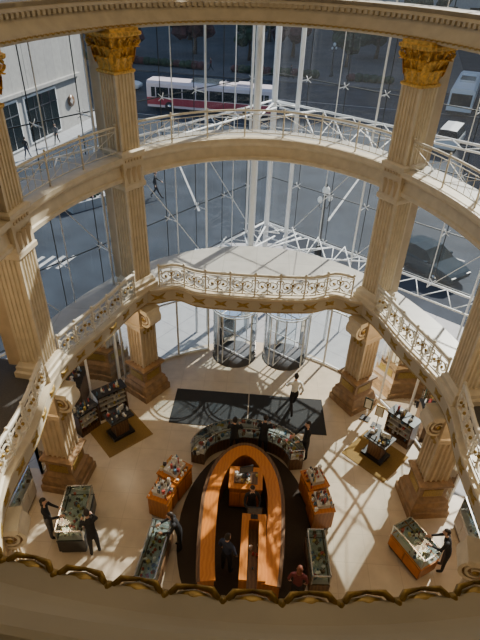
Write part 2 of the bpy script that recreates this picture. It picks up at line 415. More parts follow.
def column(t):
    mb=MB(); p=E(t,.3); n=En(t); ang=math.atan2(n.y,n.x)-pi/2
    I=Matrix.Identity(4)
    mb.sq([(.63,.02),(.63,.28),(.58,.30),(.58,.5),(.55,.56),(.52,.62),(.52,.70),(.44,.78),(.42,.80),(.42,1.22),(.47,1.26),(.52,1.34),(.52,1.42),(.38,1.46)],TAN)
    for sx,sy,rz in ((0,-1,0),(1,0,pi/2),(-1,0,-pi/2),(0,1,pi)):
        mb.box((sx*.425,sy*.425,1.01),(.6 if sx==0 else .03,.03 if sx==0 else .6,.28),GOLDD)
    mb.prism(fluted(.36,4,.05),1.44,3.2,CREAM,I)
    mb.sq([(.39,3.12),(.42,3.16),(.42,3.3),(.37,3.34),(.37,4.06)],CREAM)
    scroll(mb,.52,CREAM2,I,-.46,3.66,.34)
    mb.box((0,-.40,3.98),(.60,.60,.16),CREAM2)
    for q in (-.16,0,.16): leaf(mb,place(q,-.37,2.95),.16,.42,.14,GOLDD)
    mb.sq([(.50,4.69),(.50,4.86),(.45,4.90),(.45,5.02),(.41,5.06),(.37,5.14)],CREAM2)
    mb.prism(fluted(.34,5,.045),5.1,8.25,CREAM2)
    mb.box((0,.52,8.5),(.52,.5,7.2),CREAM)
    mb.sq([(.36,8.2),(.40,8.25),(.40,8.36),(.37,8.4),(.37,9.15),(.41,9.2),(.43,9.3),(.37,9.34)],CREAM2)
    for sx,rz in ((0,0),(1,pi/2),(-1,-pi/2)):
        M=Matrix.Rotation(rz,4,'Z')
        for q in (-.2,0,.2): leaf(mb,M@place(q,-.37,8.42),.18,.55,.06,CREAM)
        for k in range(6): mb.box((-.275+.11*k,-.39,9.08),(.055,.05,.07),CREAM,M)
    mb.prism(fluted(.33,5,.045),9.3,11.35,CREAM2)
    C=Matrix.Translation((0,0,12.36))@Matrix.Diagonal((.86,.86,.80,1))@Matrix.Translation((0,0,-12.36))
    mb.sq([(.39,11.04),(.42,11.08),(.42,11.14),(.36,11.17),(.36,11.5),(.40,11.9),(.47,12.12)],GOLD,C)
    for f in range(4):
        M=C@Matrix.Rotation(f*pi/2,4,'Z')
        for q in (-.26,0,.26): leaf(mb,M@place(q,-.36,11.15),.25,.5,.17,GOLD)
        for q in (-.38,-.13,.13,.38): leaf(mb,M@place(q,-.37,11.35),.24,.62,.2,GOLD)
        leaf(mb,M@Matrix.Rotation(pi/4,4,'Z')@place(0,-.5,11.3),.28,.66,.2,GOLD)
        mb.ball((0,-.52,12.12),(.09,.05,.1),GOLD,8,M)
        M2=M@Matrix.Rotation(pi/4,4,'Z')
        sp=[(0,-.56-.15*(1-i/26)*cos(-pi/2+i/26*4*pi)-.08,11.98+.15*(1-i/26)*sin(pi/2+i/26*4*pi)) for i in range(26)]
        mb.tube(sp,[.05-.001*i for i in range(26)],GOLD,6,M2)
        for q in (-1,1): mb.tube([(q*.02,-.42,11.5),(q*.14,-.47,11.85),(q*.22,-.50,12.02),(q*.16,-.52,12.06),(q*.12,-.50,11.99)],[.03,.035,.04,.03,.02],GOLD,6,M)
    mb.sq([(.56,12.12),(.60,12.16),(.60,12.24),(.54,12.28),(.54,12.36)],GOLD,C)
    mb.obj('fluted_column',M=place(p.x,p.y,0,ang))
for t in ALLT: column(t)
# ---------------------------------------------------------------- outer glass facade
root4=bpy.data.objects.new('glass_curtain_wall',None); bpy.context.scene.collection.objects.link(root4)
AP=Vector((.3,22.5)); DR=Vector((.8,-.6)); DL=Vector((-.6,-.8))
mg=MB(); mj=MB(); ms=MB(); mt_=MB()
for D,LN in ((DR,16.4),(DL,15.4)):
    IN=Vector((-D.y,D.x)); 
    if IN.y>0: IN=-IN
    e=AP+D*LN; mg.add([(AP.x,AP.y,3.8),(e.x,e.y,3.8),(e.x,e.y,17.5),(AP.x,AP.y,17.5)],[(0,1,2,3)],GLASS)
    W=LN/round(LN/1.6); n=round(LN/W); zs=[3.8,5.9,8.0,10.1,12.2,14.3,16.4]
    for z in zs: mj.bar((AP.x,AP.y,z),(e.x,e.y,z),.03,.03,DKST)
    for k in range(n+1):
        p=AP+D*(W*k); mj.bar((p.x,p.y,3.8),(p.x,p.y,17.5),.025,.025,DKST)
        if k==0: continue
        q=p+IN*.55
        mt_.tube([(q.x,q.y,0.0 if k%3==0 else 3.8),(q.x,q.y,17.5)],.04 if k%3==0 else .018,STEEL,6)
        for z in zs:
            c=Vector((p.x,p.y,z))+Vector((IN.x,IN.y,0))*.09; Dv=Vector((D.x,D.y,0)); 
            ms.tube([c,(q.x,q.y,z)],.018,STEEL,5); ms.ball(c,.035,STEEL,6)
            for u,v in ((1,1),(1,-1),(-1,1),(-1,-1)):
                ee=Vector((p.x,p.y,z))+Dv*u*.11+Vector((0,0,v*.11)); ms.tube([c,ee+Vector((IN.x,IN.y,0))*.02],[.016,.010],STEEL,5)
    for k in range(1,n-1,1):
        a=AP+D*(W*k)+IN*.55; b=AP+D*(W*(k+1))+IN*.55
        z=(3.8,5.9) if k%2 else (5.9,8.0)
        mt_.tube([(a.x,a.y,z[0]),(b.x,b.y,z[1])],.013,STEEL,4)
    for z,wd in ((3.75,1.3),(9.1,.9),(14.4,.9)):
        a=AP+IN*.1; b=AP+D*LN+IN*.1; a2=AP+D*1.0+IN*wd; b2=AP+D*LN+IN*wd
        mt_.tube([(a.x,a.y,z),(b.x,b.y,z)],.045,STEEL,6); mt_.tube([(a2.x,a2.y,z),(b2.x,b2.y,z)],.035,STEEL,6)
        m=int(LN/1.25)
        for k in range(m):
            p=AP+D*(LN*k/m)+IN*.1; q=AP+D*(LN*(k+.5)/m)+IN*wd; r=AP+D*(LN*(k+1)/m)+IN*.1
            mt_.tube([(p.x,p.y,z),(q.x,q.y,z)],.02,STEEL,5); mt_.tube([(q.x,q.y,z),(r.x,r.y,z)],.02,STEEL,5)
for x,y,r,z0 in ((-.3,19.1,.13,0),(.35,22.1,.12,0),(1.25,21.3,.09,0),(-.55,21.0,.05,3.8)):
    mt_.tube([(x,y,z0),(x,y,17.5)],r,STEEL,12)
for z in (3.75,9.1,14.4):
    for a,b in (((-.3,19.1),(.35,22.1)),((-.3,19.1),(1.9,20.9)),((-.3,19.1),(-1.4,19.9)),((.35,22.1),(1.25,21.3))): mt_.tube([(*a,z),(*b,z)],.04,STEEL,6)
for k in range(1,4):
    for q in (AP+DR*(k*1.9)+Vector((-.6,-.8))*.1, AP+DL*(k*1.7)+Vector((.8,-.6))*.1):
        mt_.tube([(q.x,q.y,3.75),(-.3,19.1,3.75)],.035,STEEL,5)
for tt in (52,60,68,76,104,112,120,128):
    p=E(tt,1.3); 
    for z in (4.4,8.9):
        c=raypoly(tt+(4 if tt<90 else -4),BLD); mt_.tube([(p.x,p.y,z),(c.x,c.y,z-.5 if z<5 else z)],.028,STEEL,5)
        c=raypoly(tt-4,BLD); mt_.tube([(p.x,p.y,z),(c.x,c.y,z-.5 if z<5 else z)],.02,STEEL,5)
mg.obj('glass_panes',root4); mj.obj('joints',root4); ms.obj('spider_fittings',root4); mt_.obj('steel_trusses',root4)
# ground floor shopfront glazing
mb=MB(); pts=[];nn=[]
for i in range(0,121):
    t=11+158*i/120; p=E(t,.75+.5*min(1,abs(cos(R(t)))*1.6))
    pts.append(p); nn.append(En(t))
def run(i0,i1,z0,z1):
    vs=[];fs=[]
    for i in range(i0,i1+1): vs+=[(pts[i].x,pts[i].y,z0),(pts[i].x,pts[i].y,z1)]
    for k in range(i1-i0): fs.append((2*k,2*k+2,2*k+3,2*k+1))
    mb.add(vs,fs,GLASS)
gl=[i for i in range(121) if pts[i].x>2.3]; gr=[i for i in range(121) if pts[i].x<-1.7]
run(gl[0],gl[-1],.02,4.1); run(gr[0],gr[-1],.02,4.1); run(gl[-1],gr[0],2.75,4.1)
for rng in (gl,gr):
    for i in rng[::8]+[rng[-1]]: mb.box((pts[i].x,pts[i].y,2.06),(.07,.07,4.08),STEEL)
    for z in (.08,2.75): mb.tube([(pts[i].x,pts[i].y,z) for i in rng],.04,STEEL,4)
mb.tube([(pts[i].x,pts[i].y,2.75) for i in range(gl[-1],gr[0]+1)],.06,STEEL,4)
mb.obj('window_1')
def revdoor(x,y):
    mb=MB(); r=.9
    for a0,a1 in ((-.75,.75),(pi-.75,pi+.75)):
        vs=[];fs=[]
        for i in range(9):
            a=a0+(a1-a0)*i/8; vs+=[(r*cos(a),r*sin(a),.03),(r*cos(a),r*sin(a),2.5)]
        for i in range(8): fs.append((2*i,2*i+2,2*i+3,2*i+1))
        mb.add(vs,fs,GLASSB)
        for a in (a0,a1): mb.box((r*cos(a),r*sin(a),1.25),(.04,.04,2.5),STEEL)
    for k in range(4):
        a=pi/4+k*pi/2+.2; mb.add([(0,0,.05),(r*.95*cos(a),r*.95*sin(a),.05),(r*.95*cos(a),r*.95*sin(a),2.45),(0,0,2.45)],[(0,1,2,3)],GLASSB)
        for z in (.08,1.05,2.42): mb.bar((0,0,z),(r*.95*cos(a),r*.95*sin(a),z),.025,.035,STEEL)
        mb.box((r*.93*cos(a),r*.93*sin(a),1.25),(.03,.03,2.4),STEEL,rz=a)
    mb.tube([(0,0,.02),(0,0,2.5)],.03,STEEL,8)
    mb.add([((r+.05)*cos(a*pi/12),(r+.05)*sin(a*pi/12),2.56) for a in range(24)],[tuple(range(24))],GLASSB)
    for z in (2.5,2.62): mb.tube([((r+.06)*cos(a*pi/12),(r+.06)*sin(a*pi/12),z) for a in range(24)],.025,STEEL,5,closed=True)
    mb.lathe([(.0,.021),(r+.03,.021),(r+.03,.03),(0,.03)],PLAZA,24)
    mb.obj('revolving_door',M=place(x,y))
revdoor(-.72,17.1); revdoor(1.38,17.1)
mb=MB()
mb.bar((-2.6,18.6,3.3),(3.4,18.2,3.3),.25,.16,STEEL); mb.bar((-2.7,20.0,3.3),(2.9,19.8,3.3),.15,.12,STEEL)
for k in range(7):
    f=k/6; mb.bar((-2.6+6*f,18.6-.4*f,3.3),(-2.7+5.6*f,20.0-.2*f,3.3),.07,.08,STEEL)
mb.add([(-2.6,18.6,3.4),(3.4,18.2,3.4),(2.9,19.8,3.4),(-2.7,20,3.4)],[(0,1,2,3)],GLASSB)
for x in (-2.5,3.2): mb.tube([(x,18.5,0),(x,18.5,3.3)],.06,STEEL,8)
mb.obj('entrance_canopy')
# ---------------------------------------------------------------- ground floor furniture
mb=MB(); mb.prism([(-2.85,12.95),(-.02,12.85),(-.02,14.68),(-2.8,14.75)],.021,.035,MATB); mb.prism([(.02,12.85),(2.85,12.8),(2.8,14.6),(.02,14.68)],.021,.035,MATB)
mb.obj('entrance_mat')
mb=MB(); mb.prism([(.12+2.0*cos(2*pi*i/48),8.9+3.1*sin(2*pi*i/48)) for i in range(48)],.021,.03,CARP); mb.obj('oval_rug')
ITEMS=[mat('item_'+str(i),c,.35,n=.15,ns=9) for i,c in enumerate([(.8,.78,.72),(.6,.45,.12),(.05,.05,.06),(.45,.08,.06),(.1,.2,.3),(.8,.77,.66),(.2,.12,.06),(.75,.75,.75)])]
def goods(mb,x0,x1,y0,y1,z,n,hmax=.18,smin=.04,smax=.1):
    for _ in range(n):
        x=random.uniform(x0,x1);y=random.uniform(y0,y1);h=random.uniform(.04,hmax);w=random.uniform(smin,smax)
        m=random.choice(ITEMS)
        if random.random()<.5: mb.box((x,y,z+h/2),(w,w*.8,h),m,rz=random.random())
        else: mb.lathe([(w*.45,0),(w*.5,h*.6),(w*.2,h*.75),(w*.2,h)],m,8,place(x,y,z))
n=44; P=[]
for i in range(n+1):
    a=R(-46+272*i/n); ca,sa=cos(a),sin(a)
    if sa<0: ca=math.copysign(abs(ca)**.35,ca)
    P.append(Vector((.0+1.18*ca,9.1+(2.2 if sa>0 else 3.3)*sa)))
N=[]
for i in range(n+1):
    d=P[min(i+1,n)]-P[max(i-1,0)]; N.append(Vector((d.y,-d.x)).normalized())
mb=MB()
mb.sweep(P,N,[(0,.03),(0,1.02),(-.42,1.02),(-.42,.03)],ORD,False,closeprof=True)
mb.sweep(P,N,[(.03,1.0),(.03,1.06),(-.07,1.06),(-.07,1.0)],BRN,False,closeprof=True)
mb.sweep(P,N,[(-.071,1.0),(-.071,1.05),(-.46,1.05),(-.46,1.0)],OR,False,closeprof=True)
mb.sweep(P,N,[(.01,.03),(.01,.12),(-.43,.12),(-.43,.03)],BLK,False,closeprof=True)
for i in range(2,n,4): 
    p=P[i]+N[i]*.012; mb.box((p.x,p.y,.55),(.03,.03,.8),BRN,rz=math.atan2(N[i].y,N[i].x))
mb.obj('horseshoe_counter')
def desk(name,x,y,w,d,h,rz=0,ng=14,u=False):
    mb=MB()
    if u:
        t=.2
        for bx,by,bw,bd in ((-w/2+t/2,0,t,d),(w/2-t/2,0,t,d),(0,d/2-t/2,w-2*t,t)):
            mb.box((bx,by,h/2),(bw,bd,h-.06),ORD); mb.box((bx,by,h),(bw+.0,bd,.05),OR)
        mb.box((0,-t/2,.35),(w-2*t,d-t,.6),BRN)
    else:
        mb.box((0,0,.08),(w-.08,d-.08,.16),BLK); mb.box((0,0,h/2+.06),(w,d,h-.1),ORD); mb.box((0,0,h+.02),(w+.06,d+.06,.05),OR)
        mb.box((0,0,h+.05),(w*.75,d*.6,.02),BRN)
        for k in range(3): mb.box((-w/3+k*w/3,-d/2-.008,h/2),(w/3-.04,.02,h*.6),OR)
    goods(mb,-w*.35,w*.35,-d*.3,d*.3,h+.045 if not u else .65,ng)
    mb.obj(name,M=place(x,y,.03,rz))
desk('sales_desk',.05,9.95,.95,.75,1.0,0,18)
desk('register_counter',.34,7.75,.68,1.9,1.08,0,12,True)
def monitor(x,y,z,rz):
    mb=MB(); mb.box((0,0,.01),(.2,.14,.02),BLK); mb.box((0,.02,.12),(.03,.03,.2),BLK); mb.box((0,0,.3),(.42,.035,.28),BLK); mb.box((0,-.02,.3),(.38,.008,.24),GRYC); mb.obj('cash_register_monitor',M=place(x,y,z,rz))
monitor(.05,10.0,1.11,.3); monitor(.34,8.6,1.14,0)
def glasscase_path(name,P,N,w,closed=False):
    mb=MB()
    mb.sweep(P,N,[(0,.03),(0,.55),(-w,.55),(-w,.03)],BRN,closed,closeprof=True)
    mb.sweep(P,N,[(-.02,.551),(-.02,.56),(-w+.02,.56),(-w+.02,.551)],DECK,closed,closeprof=True)
    for o in (0,-w):
        for z in (.56,.97): mb.tube([(p.x+n.x*o,p.y+n.y*o,z) for p,n in zip(P,N)],.02,CHR,4)
    mb.sweep(P,N,[(0,.56),(0,.97),(-w,.97),(-w,.56)],GLASSC,closed,closeprof=False)
    for p,n in list(zip(P,N)):
        for _ in range(3):
            o=-random.uniform(.08,w-.08); x=p.x+n.x*o+random.uniform(-.05,.05); y=p.y+n.y*o+random.uniform(-.05,.05)
            mb.box((x,y,.60),(.1,.08,random.uniform(.04,.16)),random.choice(ITEMS),rz=random.random())
    for i in range(0,len(P),4):
        p,n=P[i],N[i]
        for o in (0,-w): mb.box((p.x+n.x*o,p.y+n.y*o,.76),(.03,.03,.44),CHR)
        mb.tube([(p.x,p.y,.98),(p.x-n.x*w,p.y-n.y*w,.98)],.015,CHR,4)
    mb.obj(name)
n=26; P=[Vector((.05+1.85*cos(R(4+172*i/n)),11.15+1.3*sin(R(4+172*i/n)))) for i in range(n+1)]
N=[]
for i in range(n+1):
    d=P[min(i+1,n)]-P[max(i-1,0)]; N.append(Vector((d.y,-d.x)).normalized())
glasscase_path('curved_display_case',P,N,.45)
def case(name,x,y,w,d,h,rz,body=BRN,top=None,ng=26):
    mb=MB(); hb=h*.55
    mb.box((0,0,.06),(w-.08,d-.08,.12),BLK); mb.box((0,0,hb/2+.06),(w,d,hb-.1),body)
    mb.box((0,0,hb+.02),(w+.02,d+.02,.03),top or body)
    for k in range(max(2,int(d/.5))): 
        q=max(2,int(d/.5)); 
        for sx in (-1,1): mb.box((sx*(w/2+.006),-d/2+d*(k+.5)/q,hb/2+.05),(.015,d/q-.05,hb*.7),top or body)
    z0,z1=hb+.04,h
    mb.box((0,0,hb+.038),(w-.06,d-.06,.01),DECK)
    for sx in (-1,1):
        for sy in (-1,1): mb.box((sx*(w/2-.015),sy*(d/2-.015),(z0+z1)/2),(.03,.03,z1-z0),CHR)
        mb.box((sx*(w/2-.015),0,z1),(.035,d,.03),CHR); mb.box((0,sx*(d/2-.015),z1),(w,.035,.03),CHR)
    x_,y_=w/2-.01,d/2-.01
    mb.add([(-x_,-y_,z0),(x_,-y_,z0),(x_,y_,z0),(-x_,y_,z0),(-x_,-y_,z1),(x_,-y_,z1),(x_,y_,z1),(-x_,y_,z1)],[(4,5,6,7),(0,1,5,4),(1,2,6,5),(2,3,7,6),(3,0,4,7)],GLASSC)
    mb.box((0,0,(z0+z1)/2),(w-.08,d-.08,.012),GLASSC)
    goods(mb,-w*.4,w*.4,-d*.42,d*.42,z0,ng,.14); goods(mb,-w*.4,w*.4,-d*.42,d*.42,(z0+z1)/2+.01,ng,.12)
    mb.obj(name,M=place(x,y,.03,rz))
def cabinet(name,x,y,w,d,h,rz,ng=22):
    mb=MB(); mb.box((0,0,.06),(w-.08,d-.08,.12),BLK); mb.box((0,0,h/2+.04),(w,d,h-.1),ORD); mb.box((0,0,h),(w+.05,d+.05,.05),OR)
    for k in range(2):
        for sx in (-1,1): mb.box((sx*(w/2+.01),(-.25+.5*k)*d,h/2),(.02,d*.42,h*.65),OR)
    mb.box((0,0,h+.09),(w*.6,d*.7,.13),DECK); mb.box((0,0,h+.165),(w*.62,d*.72,.02),DECK)
    goods(mb,-w*.28,w*.28,-d*.33,d*.33,h+.175,ng,.25); goods(mb,-w*.46,-w*.34,-d*.45,d*.45,h+.025,8,.15); goods(mb,w*.34,w*.46,-d*.45,d*.45,h+.025,8,.15)
    mb.obj(name,M=place(x,y,.03,rz))
cabinet('perfume_cabinet',-2.15,10.15,.75,.75,.95,-.45); cabinet('perfume_cabinet',-2.4,9.40,.6,.7,.9,-.3)
cabinet('perfume_cabinet',2.15,10.15,.62,.7,.95,.35); cabinet('perfume_cabinet',2.3,9.38,.6,.7,.9,.2)
case('glass_display_case',-2.3,7.55,.55,1.7,1.0,-.1); case('glass_display_case',2.1,7.75,.5,1.35,1.0,.05)
def kiosk(x,y,rz):
    mb=MB(); mb.box((0,0,.028),(1.7,1.55,.014),CARPG); mb.obj('gold_rug',M=place(x,y,0,rz))
    mb=MB(); mb.box((0,0,.05),(.8,.6,.1),BLK); mb.box((0,0,.45),(.5,.4,.75),BRN)
    mb.box((0,0,.86),(.85,.68,.06),BLK); mb.box((0,0,.90),(.7,.52,.02),BLK)
    goods(mb,-.38,.38,-.28,.28,.91,24,.18)
    mb.box((.15,.1,1.0),(.3,.03,.22),ITEMS[0],rz=.3)
    mb.obj('cosmetics_kiosk',M=place(x,y,.035,rz))
kiosk(-4.45,12.35,.75); kiosk(4.45,12.05,-.75)
def shelf(x,y,rz,w=1.3,h=1.35,body=BRN):
    mb=MB(); d=.45
    for sx in (-1,1): mb.box((sx*(w/2-.02),0,h/2),(.04,d,h),body)
    mb.box((0,d/2-.01,h/2),(w,.02,h),body); mb.box((0,0,h),(w+.06,d+.06,.05),BLK); mb.box((0,0,.1),(w,d,.2),body)
    for k in range(1,4):
        z=.2+k*(h-.2)/4; mb.box((0,0,z),(w-.08,d-.04,.025),DECK)
        goods(mb,-w*.44,w*.44,-.15,.15,z+.013,16,.2)
    goods(mb,-w*.44,w*.44,-.15,.15,.2,13,.22); goods(mb,-w*.44,w*.44,-.15,.15,h+.025,16,.25)
    mb.obj('product_shelf',M=place(x,y,.02,rz))
shelf(-5.0,13.35,.7,1.1,1.1); shelf(5.4,12.9,-.8,1.0,1.1); shelf(-5.65,12.45,.95,.8,1.0)
case('glass_display_case',-6.7,8.9,.6,1.5,1.35,0,DECK,DECK); case('glass_display_case',-6.7,7.1,.6,1.5,1.35,0,DECK,DECK)
case('glass_display_case',6.7,8.8,.6,1.5,1.35,0,DECK,DECK); case('glass_display_case',6.7,7.0,.6,1.4,1.35,0,DECK,DECK)
case('glass_display_case',-4.75,8.55,.75,1.5,1.05,.1,BLK,BLK,30); case('glass_display_case',4.85,8.35,.65,1.2,1.0,.55,ORD,OR,22)
for x,y,c in ((4.35,13.75,0),(4.7,13.4,1)):
    mb=MB(); mb.box((0,0,.02),(.36,.26,.04),BLK); mb.box((0,0,.5),(.04,.04,.9),CHR); mb.box((0,-.03,.8),(.3,.03,.5),GOLDD if c else LEAF); mb.box((0,-.05,.8),(.22,.01,.4),ITEMS[5]); mb.obj('poster_stand',M=place(x,y,.02,-.5))
# ---------------------------------------------------------------- people
def person(x,y,z,heading,top,bot,hair=HAIRD,h=1.72,pose='stand',longh=False,shoe=BKC):
    k=h/1.75
    J={}
    def v(n,p,r,lab): J[n]=(Vector(p),r,lab)
    lean=.0
    if pose=='lean': lean=.14
    v('pel',(0,0,.96),(.135,.10),'b'); v('wai',(0,lean*.4,1.12),(.125,.09),'t'); v('che',(0,lean,1.32),(.15,.105),'t'); v('nek',(0,lean*1.3,1.47),(.055,.055),'t'); v('hed',(0,lean*1.5+.01,1.57),(.05,.05),'s')
    if pose=='walk': leg=[((.09,.14,.53),(.10,.36,.10),(.10,.50,.05)),((-.09,-.03,.52),(-.10,-.34,.16),(-.10,-.24,.05))]; arm=[((.25,-.12,1.15),(.24,-.02,.92)),((-.25,.14,1.15),(-.22,.36,1.02))]
    else: leg=[((.10,.02,.50),(.11,0,.08),(.12,.15,.035)),((-.10,.0,.50),(-.12,-.03,.08),(-.14,.12,.035))]; arm=[((.25,.0,1.14),(.23,.10,.90)),((-.25,.0,1.14),(-.23,.10,.90))]
    if pose in('lean','reach'): arm=[((.24,.16+lean,1.16),(.14,.40+lean,1.10)),((-.24,.10+lean,1.15),(-.16,.34+lean,1.08))]
    E_=[('pel','wai'),('wai','che'),('che','nek'),('nek','hed')]
    for s,(kn,an,to),(el,wr) in zip('RL',leg,arm):
        sg=1 if s=='R' else -1
        v('hip'+s,(sg*.085,0,.88),(.095,.095),'b'); v('kne'+s,kn,(.062,.062),'b'); v('ank'+s,an,(.045,.045),'b'); v('toe'+s,to,(.042,.035),'f')
        v('sho'+s,(sg*.175,lean,1.405),(.062,.062),'t'); v('elb'+s,el,(.045,.045),'t'); v('wri'+s,wr,(.03,.03),'t')
        E_+=[('pel','hip'+s),('hip'+s,'kne'+s),('kne'+s,'ank'+s),('ank'+s,'toe'+s),('che','sho'+s),('sho'+s,'elb'+s),('elb'+s,'wri'+s)]
    names=list(J); me=bpy.data.meshes.new('tmp'); me.from_pydata([tuple(J[n][0]) for n in names],[(names.index(a),names.index(b)) for a,b in E_],[])
    ob=bpy.data.objects.new('tmp',me); bpy.context.scene.collection.objects.link(ob)
    md=ob.modifiers.new('s','SKIN'); md.use_smooth_shade=True
    for i,n_ in enumerate(names):
        sv=me.skin_vertices[0].data[i]; sv.radius=J[n_][1]; sv.use_root=(n_=='pel')
    ob.modifiers.new('u','SUBSURF').levels=1
    bpy.context.view_layer.update(); dg=bpy.context.evaluated_depsgraph_get(); ev=ob.evaluated_get(dg); m2=bpy.data.meshes.new_from_object(ev)
    mb=MB(); V=[vv.co.copy() for vv in m2.vertices]
    groups={}
    for f in m2.polygons:
        c=f.center; best=9;lab='t'
        for a,b in E_:
            pa,pb=J[a][0],J[b][0]; d=pb-pa; tt=max(0,min(1,(c-pa).dot(d)/d.length_squared)); q=(c-(pa+d*tt)).length-J[b][1][0]*.5
            if q<best:
                best=q; lab=J[b][2]
                if b.startswith('hip') : lab='b'
                if a=='pel' and b=='wai' and tt<.35: lab='b'
        groups.setdefault(lab,[]).append(tuple(f.vertices))
    mp={'t':top,'b':bot,'s':SKIN,'f':shoe}
    mb.v+=V
    for lab,fl in groups.items():
        mt=mp[lab]
        if mt not in mb.mats: mb.mats.append(mt)
        for f in fl: mb.f.append(list(f)); mb.m.append(mb.mats.index(mt)); mb.sm.append(True)
    bpy.data.objects.remove(ob); bpy.data.meshes.remove(m2)
    hc=J['hed'][0]+Vector((0,.015,.09)); nr,nc=9,12; vs=[];fs=[]
    for i in range(nr+1):
        ph=pi*i/nr; zz=-cos(ph); rr=max(.01,sin(ph)); tap=1-.22*max(0,-zz)
        for j in range(nc):
            a=2*pi*j/nc; vs.append((hc.x+.076*rr*cos(a)*tap,hc.y+.094*rr*sin(a)*tap+(.01 if zz<-.3 and sin(a)>0 else 0),hc.z+.118*zz))
    for i in range(nr):
        for j in range(nc): fs.append((i*nc+j,i*nc+(j+1)%nc,(i+1)*nc+(j+1)%nc,(i+1)*nc+j))
    mb.add(vs,fs,SKIN,smooth=True)
    hs=[];hf=[]
    for p in vs:
        q=Vector(p)-hc; hs.append(hc+q*1.09+Vector((0,-.008,.006)))
    for f in fs:
        c=sum((Vector(vs[i]) for i in f),Vector())/4-hc
        if c.z>.055 or (c.y<.015 and c.z>(-.06)): hf.append(f)
    mb.add(hs,hf,hair,smooth=True)
    if longh: mb.ball(hc+Vector((0,-.055,-.10)),(.085,.05,.13),hair,8)
    mb.tube([hc+Vector((0,.088,.015)),hc+Vector((0,.112,-.02)),hc+Vector((0,.09,-.03))],[.008,.014,.009],SKIN,6)
    for sg in (-1,1):
        mb.ball(hc+Vector((sg*.03,.083,.012)),(.012,.008,.007),HAIRD,6); mb.ball(hc+Vector((sg*.077,-.002,-.005)),(.010,.02,.03),SKIN,6)
    mb.box(hc+Vector((0,.092,-.052)),(.042,.01,.010),LIP)
    for s,(kn,an,to),(el,wr) in zip('RL',leg,arm):
        sg=1 if s=='R' else -1; w=Vector(wr); d=(w-Vector(el)).normalized(); side=d.cross(Vector((0,0,1)))
        side=side.normalized() if side.length>.1 else Vector((1,0,0)); nrm=side.cross(d)
        pc=w+d*.055; mb.tube([w-d*.02,w+d*.02,pc,w+d*.095],[.026,.034,.04,.032],SKIN,6)
        for fi,(o,ln) in enumerate(((-.03,.065),(-.01,.078),(.01,.074),(.03,.058))):
            a=w+d*.09+side*o; mb.tube([a,a+d*ln*.5-nrm*.004,a+d*ln*.9-nrm*.02],[.010,.009,.007],SKIN,5)
        a=w+d*.03-side*sg*.03; mb.tube([a,a+d*.03-side*sg*.025,a+d*.06-side*sg*.03-nrm*.01],[.012,.011,.008],SKIN,5)
    T=place(x,y,z,heading-pi/2)@Matrix.Scale(k,4)
    mb.obj('person',M=T)
person(1.65,13.85,.035,R(100),WSH,BKC,pose='walk',h=1.85)
person(1.98,11.75,.02,R(200),BKC,BKC,pose='reach')
person(-.4,11.7,.03,R(85),BKC,BKC,pose='reach'); person(.55,11.68,.03,R(80),BKC,BKC,HAIRD,pose='lean')
person(-1.72,8.2,.03,R(190),BKC,BKC,HAIRD,pose='lean',longh=True,h=1.66)
person(-.35,7.6,.03,R(60),NAVY,BKC,pose='stand'); person(.25,9.2,.03,R(-80),BKC,BKC,longh=True,pose='reach',h=1.65)
person(1.5,6.9,.03,R(80),REDC,BKC,HAIRR,longh=True,h=1.66)
person(-4.05,7.85,.02,R(120),BKC,BKC,pose='lean'); person(-5.45,8.3,.02,R(10),BKC,GRYC,pose='reach',longh=True)
person(5.65,8.1,.02,R(160),BKC,BKC,pose='lean'); 
person(-6.5,15.0,.0,R(60),WSH,WSH,pose='walk'); person(-5.6,16.5,.0,R(240),WSH,GRYC,pose='walk'); person(-6.9,16.2,.0,R(240),WSH,NAVY,pose='walk')
person(-7.2,33.8,-.15,R(10),BKC,BKC,pose='walk',h=1.9); person(22.0,45.0,.0,R(100),REDC,BKC,pose='walk'); person(20.3,43.5,.0,R(280),WSH,BKC,pose='walk')
person(-18.6,40,.0,R(90),BKC,NAVY,pose='walk'); person(-17.6,44,.0,R(270),GRYC,BKC,pose='walk'); person(24,50,.0,R(100),BKC,BKC,pose='walk'); person(3.2,77,.0,R(10),BKC,BKC,pose='walk'); person(-8,80,.0,R(190),REDC,BKC,pose='walk')
# ---------------------------------------------------------------- exterior
mb=MB(); mb.add([(-150,-60,-.15),(200,-60,-.15),(200,260,-.15),(-150,260,-.15)],[(0,1,2,3)],ASPH); mb.obj('street_ground')
INR=Vector((-.6,-.8)); INL=Vector((.8,-.6))
corner=[tuple(AP+DL*40-INL*4.2),tuple(AP+DL*6-INL*4.4),tuple(AP+DL*1-INL*5.2),tuple(AP-INL*4.6-INR*2.6),tuple(AP-INL*2.6-INR*4.4),tuple(AP-INR*5.0+DR*.5),tuple(AP+DR*4-INR*4.4),tuple(AP+DR*7-INR*3.8),tuple(AP+DR*45-INR*3.6)]
mb=MB()
mb.prism(corner+[(13.5,-4),(0,5),(-9,-4)],-.15,-.0,CONC); mb.obj('sidewalk')
mb=MB(); mb.prism([(-50,30),(-20.5,30),(-16.0,50),(-15.5,54),(-18,56),(-50,60)],-.15,0,CONC); mb.obj('sidewalk')
mb=MB(); mb.prism([(-45,84),(-5,76),(24,72),(30,88),(45,150),(-60,150)],-.15,0,PLAZA); mb.obj('plaza_pavement')
mb=MB(); mb.prism([(27,30),(48,16),(90,30),(80,140),(48,140),(36,80),(22,48),(20,40)],-.15,0,CONC); mb.obj('sidewalk')
mb=MB()
for k in range(6):
    a=Vector((-12.9+.55*k,24.6+.1*k)); mb.bar((*a,-.143),(a.x-.5,a.y-1.5,-.143),.22,.01,PAINTW)
for k in range(14):
    a=AP+DR*(5+3.2*k)-INR*10.5; b=a+DR*1.7; mb.bar((*a,-.143),(*b,-.143),.12,.01,PAINTW)
